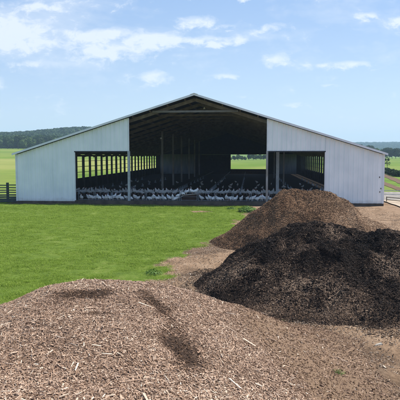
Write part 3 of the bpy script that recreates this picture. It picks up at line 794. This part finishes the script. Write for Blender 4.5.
# ------------------------------------------------------------------ rail fence inside the front opening
def pipe_panel(t0, t1, label):
    f = empty('rail_panel', (*b2w(t0, .52), .14), -BA); Lg = t1-t0
    tag(f, label, 'fence panel', 'pipe rail panels across the barn front')
    for x in (.05, Lg-.05):
        mb = MB(); mb.tube([(x, 0, -.1), (x, 0, 1.12 if x < 1 else 1.0)], .024, 8); mb.build('post', M['panel_pipe'], f)
    for z, r in ((.96, .030), (.52, .013), (.20, .02)):
        mb = MB(); mb.tube([(.05, 0, z), (Lg-.05, 0, z)], r, 6); mb.build('rail', M['panel_pipe'], f)
ords = 'first second third fourth fifth sixth seventh eighth ninth tenth eleventh twelfth thirteenth fourteenth'.split()
M['panel_pipe'] = simple('dull_pipe', (.15, .165, .18), (.26, .28, .30), 3, .6, .3, .1, 0)
ts = np.linspace(TL+.1, TR2-.1, 15)
for i in range(14):
    a, b_ = ts[i], ts[i+1]
    if i == 0: w_ = 'ending at the wall on the hayfield side'
    elif i == 13: w_ = 'ending at the wall by the gravel yard'
    else: w_ = ords[i]+' from the hayfield end of the barn opening'
    pipe_panel(a, b_-.03, 'low galvanised pipe rail panel, '+w_)

# wooden ramp behind the rails
t0, t1 = -1.35, .15
rp = empty('wooden_ramp', (*b2w(t0, .75), .14), -BA); tag(rp, 'dark red-brown boarded ramp behind the rails with turkeys standing on its pale plank', 'ramp')
mb = MB(); mb.add([(0, 0, 0), (1.5, 0, 0), (1.5, 0, .72), (.35, 0, .62), (0, .8, 0), (1.5, .8, 0), (1.5, .8, .72), (.35, .8, .62), (0, 0, .3), (0, .8, .3)],
                  [(0, 1, 2, 3, 8), (9, 7, 6, 5, 4), (0, 4, 5, 1), (1, 5, 6, 2), (2, 6, 7, 3), (3, 7, 9, 8), (8, 9, 4, 0)]); mb.build('body', M['ramp_wood'], rp)
mb = MB(); mb.bar((-.9, .4, .06), (.36, .4, .665), .82, .04); mb.bar((.36, .4, .655), (1.55, .4, .765), .82, .04); mb.build('plank', M['ramp_pale'], rp)

# ------------------------------------------------------------------ turkeys
def make_turkey(name, neck, head, tilt=0.0):
    """one continuous body grown over a skeleton; faces +x"""
    J = [((0, 0, .40), .20, .20), ((-.15, 0, .37+.03*tilt), .175, .175), ((-.28, 0, .31), .11, .09), ((-.37, 0, .26), .085, .030),
         ((.13, 0, .42), .17, .175), (neck[0], .075, .09), (neck[1], .048, .052), (head, .042, .048), ((head[0]+.055, head[1], head[2]-.015), .016, .018),
         ((-.02, .075, .27), .055, .055), ((-.03, .08, .14), .018, .018), ((-.02, .08, .02), .014, .014), ((.06, .085, .008), .012, .010),
         ((-.02, -.075, .27), .055, .055), ((-.03, -.08, .14), .018, .018), ((-.02, -.08, .02), .014, .014), ((.06, -.085, .008), .012, .010),
         ((head[0]+.012, head[1], head[2]-.06), .014, .018)]
    E = [(0, 1), (1, 2), (2, 3), (0, 4), (4, 5), (5, 6), (6, 7), (7, 8), (0, 9), (9, 10), (10, 11), (11, 12), (0, 13), (13, 14), (14, 15), (15, 16), (7, 17)]
    me = bpy.data.meshes.new(name); me.from_pydata([j[0] for j in J], E, [])
    o = bpy.data.objects.new(name, me); COL.objects.link(o)
    sk = o.modifiers.new('s', 'SKIN'); sk.use_smooth_shade = True
    for i, j in enumerate(J): me.skin_vertices[0].data[i].radius = (j[1], j[2])
    me.skin_vertices[0].data[0].use_root = True
    sb = o.modifiers.new('d', 'SUBSURF'); sb.levels = 1; sb.render_levels = 1
    dg = bpy.context.evaluated_depsgraph_get(); dg.update()
    nm = bpy.data.meshes.new_from_object(o.evaluated_get(dg))
    o.modifiers.clear(); o.data = nm; bpy.data.meshes.remove(me); nm.name = name
    nm.materials.clear()
    for m in ('plume', 'head', 'shank'): nm.materials.append(M[m])
    hv = Vector(head)
    for p in nm.polygons:
        c = p.center; p.use_smooth = True
        p.material_index = 1 if (c-hv).length < .085 else (2 if c.z < .19 and abs(c.y) > .04 and c.x < .12 and c.x > -.12 else 0)
    return o
TK = [make_turkey('turkey', [(.21, 0, .60), (.22, 0, .72)], (.245, 0, .80)),
      make_turkey('turkey', [(.25, 0, .56), (.32, 0, .64)], (.37, 0, .70)),
      make_turkey('turkey', [(.27, 0, .42), (.35, .01, .26)], (.38, .02, .15)),
      make_turkey('turkey', [(.22, .03, .58), (.23, .07, .68)], (.22, .12, .74))]
POSE = ['neck stretched straight up', 'neck leaning forward', 'head down pecking', 'head turned aside']
used = [False]*4
def turkey(t, d, z, rz, k, s, label, group):
    if used[k]: o = TK[k].copy(); COL.objects.link(o)
    else: o = TK[k]; used[k] = True
    x, y = b2w(t, d); o.location = (x, y, z); o.rotation_euler = (0, 0, rz-BA); o.scale = (s, s, s)
    return tag(o, label, 'turkey', group)
rnd = random.Random(5)
front = []
t = TL+.25
while t < 8.2:
    if not (-1.55 < t < .25): front.append(t)
    t += rnd.choice([rnd.uniform(.24, .36), rnd.uniform(.30, .44), rnd.uniform(.4, .62)])
def ordw(n):
    tens = ['', 'tenth', 'twentieth', 'thirtieth', 'fortieth', 'fiftieth']; tw = ['', '', 'twenty', 'thirty', 'forty', 'fifty']
    if n <= 14: return ords[n-1]
    if n < 20: return ['fifteenth', 'sixteenth', 'seventeenth', 'eighteenth', 'nineteenth'][n-15]
    return tens[n//10] if n % 10 == 0 else tw[n//10]+'-'+ords[n % 10-1]
for i, t in enumerate(front):
    k = rnd.choice([0, 0, 0, 1, 1, 2, 3]); rz = rnd.choice([.5, -.6, math.pi-.6, 2.4, -2.5, -1.2, -1.9, -1.5, 1.3, 2.9]) + rnd.uniform(-.3, .3)
    side = 'facing the gravel yard' if math.cos(rz) > .4 else ('facing the hayfield' if math.cos(rz) < -.4 else 'facing out over the lawn')
    turkey(t, 1.0+rnd.uniform(0, .55), .145, rz, k, rnd.uniform(.78, 1.02),
           f'white turkey behind the front rails, {ordw(i+1)} from the hayfield end, {POSE[k]}', 'white turkeys in the front row behind the rails')
for i, (q, z) in enumerate(((-2.0, .30), (-1.62, .46), (-1.25, .66), (-.85, .80), (-.35, .87), (.02, .90))):
    turkey(q, 1.15, z-(.0 if i else .15), rnd.choice([.2, -.3, 2.8]), rnd.choice([0, 3]), .74,
           'white turkey '+['stepping up beside the foot of the ramp', 'on the bottom of the ramp plank', 'halfway up the ramp plank', 'on the upper part of the ramp', 'near the top of the wooden ramp', 'at the very top of the wooden ramp'][i], 'turkeys on the wooden ramp')
# second band of birds, standing deeper in the shade
n2 = 0
t = -14.2
while t < 14.2:
    bay = ('in the bay by the hayfield wall' if t < -8 else ('in the tall centre opening' if t < 8.3 else 'in the bay by the gravel yard'))
    turkey(t, 9.6+rnd.uniform(-.8, .8), .145, rnd.uniform(0, 6.28), rnd.choice([0, 0, 1, 3]), rnd.uniform(.85, 1.1),
           'white turkey in the packed second row, '+bay, 'second row of turkeys, '+bay)
    t += rnd.uniform(.24, .40); n2 += 1
for q in range(44):
    d = rnd.uniform(13, 40); t = rnd.uniform(-15, 15)
    near = d < 30
    turkey(t, d, .145, rnd.uniform(0, 6.28), rnd.choice([0, 1, 3]), rnd.uniform(.5, .72),
           'scattered white turkey '+('in the dim middle of the barn' if near else 'far back in the dark barn'), 'scattered turkeys '+('in the middle of the barn' if near else 'at the back of the barn'))

# ------------------------------------------------------------------ board fence on the hayfield side
def board_fence(x0, y0, n, sp, label, rails):
    f = empty('board_fence', (x0, y0, float(gh(x0, y0)))); tag(f, label, 'fence')
    for i in range(n+1):
        mb = MB(); x = -i*sp
        mb.box(x-.10, x+.10, .03, .22, -.3, 1.86+random.uniform(-.05, .06)); mb.build('post', M['fence_wood'], f)
    for z, h in rails:
        for i in range(n):
            mb = MB(); dz = random.uniform(-.02, .02)
            mb.bar((-i*sp-.003, 0, z+dz), (-(i+1)*sp+.003, 0, z+random.uniform(-.02, .02)), .045, h); mb.build('rail', M['fence_wood'], f)
    return f
board_fence(-17.2, 51.9, 8, .98*1.05*2.0/2, 'dark weathered board fence running from the barn corner across the hayfield edge',
            [(.14, .17), (.34, .16), (.53, .16), (.72, .13), (.98, .09), (1.20, .09), (1.42, .09), (1.66, .09)])
# ------------------------------------------------------------------ low rails at the gravel yard
def low_rail(p0, p1, zs, np_, label, mat, h=.9):
    p0 = Vector((*p0, float(gh(*p0)))); p1 = Vector((*p1, float(gh(*p1))))
    f = empty('yard_rail', p0); tag(f, label, 'fence'); d = p1-p0
    for i in range(np_+1):
        q = d*(i/np_); mb = MB(); mb.tube([q+Vector((0, 0, -.2)), q+Vector((0, 0, h))], .04, 8); mb.build('post', M[mat], f)
    for z in zs:
        mb = MB(); mb.tube([Vector((0, 0, z)), d+Vector((0, 0, z))], .035, 6); mb.build('rail', M[mat], f)
low_rail((19.0, 57.0), (32, 52.5), (.45, .85), 6, 'pale pipe rail fence along the near edge of the gravel yard', 'galv')
low_rail((17.9, 52.6), (22.5, 43.5), (.25, .5), 4, 'low dark pipe rail running past the barn corner over the concrete pad', 'timber', .55)

# ------------------------------------------------------------------ weeds
def weed(x, y, r, h, n, label, hf=None):
    z = float(gh(x, y))+(float(hf(np.array([x]), np.array([y]))[0]) if hf else 0)
    rg = RNG; a = rg.uniform(0, 6.28, n); rr = rg.uniform(0, 1, n)**.6
    P = np.stack([r*rr*np.cos(a), r*rr*np.sin(a), h*rg.uniform(.15, 1, n)*(1-.45*rr)], 1)
    N = np.stack([np.cos(a)*.8, np.sin(a)*.8, np.ones(n)], 1)+rg.normal(0, .4, (n, 3)); A_, B_, C_ = frames(N, a+rg.normal(0, .5, n))
    s = r*.13*rg.uniform(.6, 1.3, n); q = []
    for i, j in ((-1, 0), (0, -.34), (1, 0), (0, .34)): q.append(P+A_*(s*i)[:, None]+B_*(s*j)[:, None])
    Vv = np.stack(q, 1).reshape(-1, 3); FF = (np.arange(n)*4)[:, None]+np.arange(4)[None]
    root = empty('weed_plant', (x, y, z)); tag(root, label, 'weed')
    npmesh('leaves', Vv, FF, M['weed'], root, rg.uniform(0, 1, n))
    mb = MB()
    for k in range(7):
        b_ = 6.28*k/7; mb.tube([(0, 0, -.02), (r*.3*math.cos(b_), r*.3*math.sin(b_), h*.5), (r*.6*math.cos(b_), r*.6*math.sin(b_), h*.8)], [r*.03, r*.02, r*.01], 4)
    mb.build('stems', M['weed'], root)
weed(3.75, 43.6, .75, .5, 1100, 'leafy green weed clump on the lawn edge before the barn kerb')
weed(2.6, 45.5, .4, .22, 400, 'small leafy weed on the lawn nearer the barn kerb')
weed(-1.75, 20.6, .34, .22, 260, 'flat green weed clump in the bare patch by the lawn tip')
weed(2.66, 10.25, .12, .10, 140, 'tiny bright green sprout alone in the soil at the bottom edge', lambda a, b: np.maximum(h_chip(a, b), 0))

# ------------------------------------------------------------------ haze
mb = MB(); mb.box(-4800, 4800, -900, 4800, -12, 175)
hz = mb.build('haze', bpy.data.materials.new('thin_air_haze')); tag(hz, kind='stuff')
hm = hz.data.materials[0]; hm.use_nodes = True; nt = hm.node_tree
for nd in list(nt.nodes):
    if nd.type == 'BSDF_PRINCIPLED': nt.nodes.remove(nd)
pv = nt.nodes.new('ShaderNodeVolumePrincipled'); pv.inputs['Color'].default_value = (.55, .76, 1.0, 1)
pv.inputs['Density'].default_value = .00026; pv.inputs['Anisotropy'].default_value = .1
nt.links.new(pv.outputs[0], nt.nodes['Material Output'].inputs['Volume'])

# ------------------------------------------------------------------ sky, clouds, sun
SUN_EL, SUN_AZ = R(56), R(76)                        # azimuth clockwise from +Y (the view direction)
wd = bpy.data.worlds.new('World'); S.world = wd; wd.use_nodes = True; nt = wd.node_tree
bg = nt.nodes['Background']; out = nt.nodes['World Output']
sky = nt.nodes.new('ShaderNodeTexSky'); sky.sky_type = 'NISHITA'; sky.sun_disc = False
sky.sun_elevation = SUN_EL; sky.sun_rotation = SUN_AZ; sky.air_density = 1.0; sky.dust_density = .6; sky.ozone_density = 2.2
tc_ = nt.nodes.new('ShaderNodeTexCoord'); sp = nt.nodes.new('ShaderNodeSeparateXYZ'); nt.links.new(tc_.outputs['Generated'], sp.inputs[0])
yy = math_(nt, 'MAXIMUM', math_(nt, 'ABSOLUTE', sp.outputs[1]), .02)
az = math_(nt, 'DIVIDE', sp.outputs[0], yy); el = math_(nt, 'DIVIDE', sp.outputs[2], yy)
cb = nt.nodes.new('ShaderNodeCombineXYZ'); nt.links.new(az, cb.inputs[0]); nt.links.new(el, cb.inputs[1])
mp = nt.nodes.new('ShaderNodeMapping'); mp.inputs['Scale'].default_value = (9, 20, 1); nt.links.new(cb.outputs[0], mp.inputs[0])
n1 = noise(nt, mp.outputs[0], 1.0, 9, .62, .25)
mp2 = nt.nodes.new('ShaderNodeMapping'); mp2.inputs['Scale'].default_value = (34, 60, 1); nt.links.new(cb.outputs[0], mp2.inputs[0])
n2_ = noise(nt, mp2.outputs[0], 1.0, 7, .65, .4)
mp3 = nt.nodes.new('ShaderNodeMapping'); mp3.inputs['Scale'].default_value = (3.0, 13.0, 1); mp3.inputs['Rotation'].default_value = (0, 0, R(-8)); nt.links.new(cb.outputs[0], mp3.inputs[0])
n3_ = noise(nt, mp3.outputs[0], 1.0, 8, .6, .8)
# cloud banks: (azimuth tangent, elevation tangent, half width, half height, weight)
def pc(px, py, w_, h_, k): return ((px-200)/550, (155-py)/550, w_/550, h_/550, k)
CL = [pc(15, 38, 55, 22, .75), pc(60, 45, 60, 12, .55), pc(110, 38, 50, 9, .8), pc(150, 42, 45, 8, .95), pc(205, 43, 32, 5, 1.0), pc(236, 42, 10, 6, .9), pc(120, 54, 50, 10, .8),
      pc(155, 79, 15, 7, 1.05), pc(196, 25, 22, 7, .8), pc(225, 30, 12, 4, .6), pc(190, 3, 8, 4, .8), pc(243, 2, 6, 5, 1.0), pc(228, 78, 13, 3, .75),
      pc(347, 66, 27, 4.5, 1.1), pc(366, 20, 12, 4, .7), pc(398, 25, 9, 5, .9), pc(276, 62, 15, 6, .8), pc(270, 30, 16, 6, .7), pc(294, 105, 16, 2.5, .7), pc(328, 87, 14, 2.2, .75),
      pc(220, 46, 26, 4, .8), pc(0, 85, 8, 8, .8), pc(30, 65, 34, 5, .5), pc(45, 10, 45, 12, .5), pc(95, 5, 40, 10, .4), pc(240, 97, 12, 2, .45), pc(35, 98, 20, 2.5, .4)]
tot = None; wn = math_(nt, 'MULTIPLY', math_(nt, 'SUBTRACT', n1, .5), .05); wm = math_(nt, 'MULTIPLY', math_(nt, 'SUBTRACT', n2_, .5), .02)
azw = math_(nt, 'ADD', az, wn); elw = math_(nt, 'ADD', el, wm)
for a, e, w_, h_, k in CL:
    dx = math_(nt, 'DIVIDE', math_(nt, 'SUBTRACT', azw, a), w_); dy = math_(nt, 'DIVIDE', math_(nt, 'SUBTRACT', elw, e), h_)
    q = math_(nt, 'ADD', math_(nt, 'MULTIPLY', dx, dx), math_(nt, 'MULTIPLY', dy, dy))
    gq = math_(nt, 'MULTIPLY', math_(nt, 'POWER', 2.718, math_(nt, 'MULTIPLY', q, -1.0)), k)
    tot = gq if tot is None else math_(nt, 'MAXIMUM', tot, gq)
det = math_(nt, 'SUBTRACT', math_(nt, 'ADD', math_(nt, 'MULTIPLY', n1, .8), math_(nt, 'MULTIPLY', n2_, .9)), .35)
den = math_(nt, 'SUBTRACT', math_(nt, 'ADD', det, math_(nt, 'MULTIPLY', tot, .50)), .64)
den = math_(nt, 'MULTIPLY', den, 2.9, True)
vm = None
for a, e, w_, h_, k in (pc(25, 36, 75, 30, 1.0), pc(95, 42, 80, 13, .8), pc(60, 8, 60, 14, .7), pc(45, 66, 50, 5, .7), pc(250, 45, 90, 30, .25), pc(340, 60, 90, 30, .2)):
    dx = math_(nt, 'DIVIDE', math_(nt, 'SUBTRACT', azw, a), w_); dy = math_(nt, 'DIVIDE', math_(nt, 'SUBTRACT', elw, e), h_)
    q = math_(nt, 'ADD', math_(nt, 'MULTIPLY', dx, dx), math_(nt, 'MULTIPLY', dy, dy))
    gq = math_(nt, 'MULTIPLY', math_(nt, 'POWER', 2.718, math_(nt, 'MULTIPLY', q, -1.0)), k)
    vm = gq if vm is None else math_(nt, 'MAXIMUM', vm, gq)
vn = math_(nt, 'SUBTRACT', math_(nt, 'ADD', math_(nt, 'ADD', math_(nt, 'MULTIPLY', n3_, .7), math_(nt, 'MULTIPLY', n1, .6)), math_(nt, 'MULTIPLY', n2_, .3)), .30)
veil = math_(nt, 'MULTIPLY', math_(nt, 'SUBTRACT', math_(nt, 'ADD', vn, math_(nt, 'MULTIPLY', vm, .46)), .53), 2.2, True)
den2 = math_(nt, 'ADD', den, math_(nt, 'MULTIPLY', veil, .75), True)
den2 = math_(nt, 'MULTIPLY', den2, .85)
SKYG = 1.0
skc = mixc(nt, 1.0, sky.outputs[0], (1.04, .97, 1.0), 'MULTIPLY')
gr = ramp(nt, el, [(0, (3.5, 4.05, 4.75)), (.10, (2.75, 3.5, 4.5)), (.30, (1.6, 2.6, 4.35))])
skc = mixc(nt, .6, skc, gr)
cc = mixc(nt, den2, skc, (5.0, 5.3, 5.7))
nt.links.new(cc, bg.inputs['Color']); bg.inputs['Strength'].default_value = .13
sd = bpy.data.lights.new('sun', 'SUN'); sd.energy = 4.9; sd.angle = R(.6); sd.color = (1, .955, .88)
so = bpy.data.objects.new('sun', sd); COL.objects.link(so)
dv_ = Vector((math.sin(SUN_AZ)*math.cos(SUN_EL), math.cos(SUN_AZ)*math.cos(SUN_EL), math.sin(SUN_EL)))
so.rotation_euler = dv_.to_track_quat('Z', 'Y').to_euler(); so.location = (40, 20, 60)

# ------------------------------------------------------------------ camera and render
cam = bpy.data.cameras.new('camera'); co = bpy.data.objects.new('camera', cam); COL.objects.link(co)
cam.sensor_width = 36; cam.lens = 36*550/400*1.0; cam.clip_end = 12000; cam.clip_start = .1
co.location = (0, 0, 4.5); co.rotation_euler = (R(90)-math.atan(45/550), 0, 0)
S.camera = co
S.render.engine = 'CYCLES'; S.cycles.use_denoising = True; S.cycles.max_bounces = 8; S.cycles.diffuse_bounces = 4
S.cycles.transparent_max_bounces = 8; S.cycles.volume_bounces = 1; S.cycles.caustics_reflective = False; S.cycles.caustics_refractive = False
S.view_settings.view_transform = 'Standard'; S.view_settings.look = 'None'; S.view_settings.exposure = .55; S.view_settings.gamma = 1
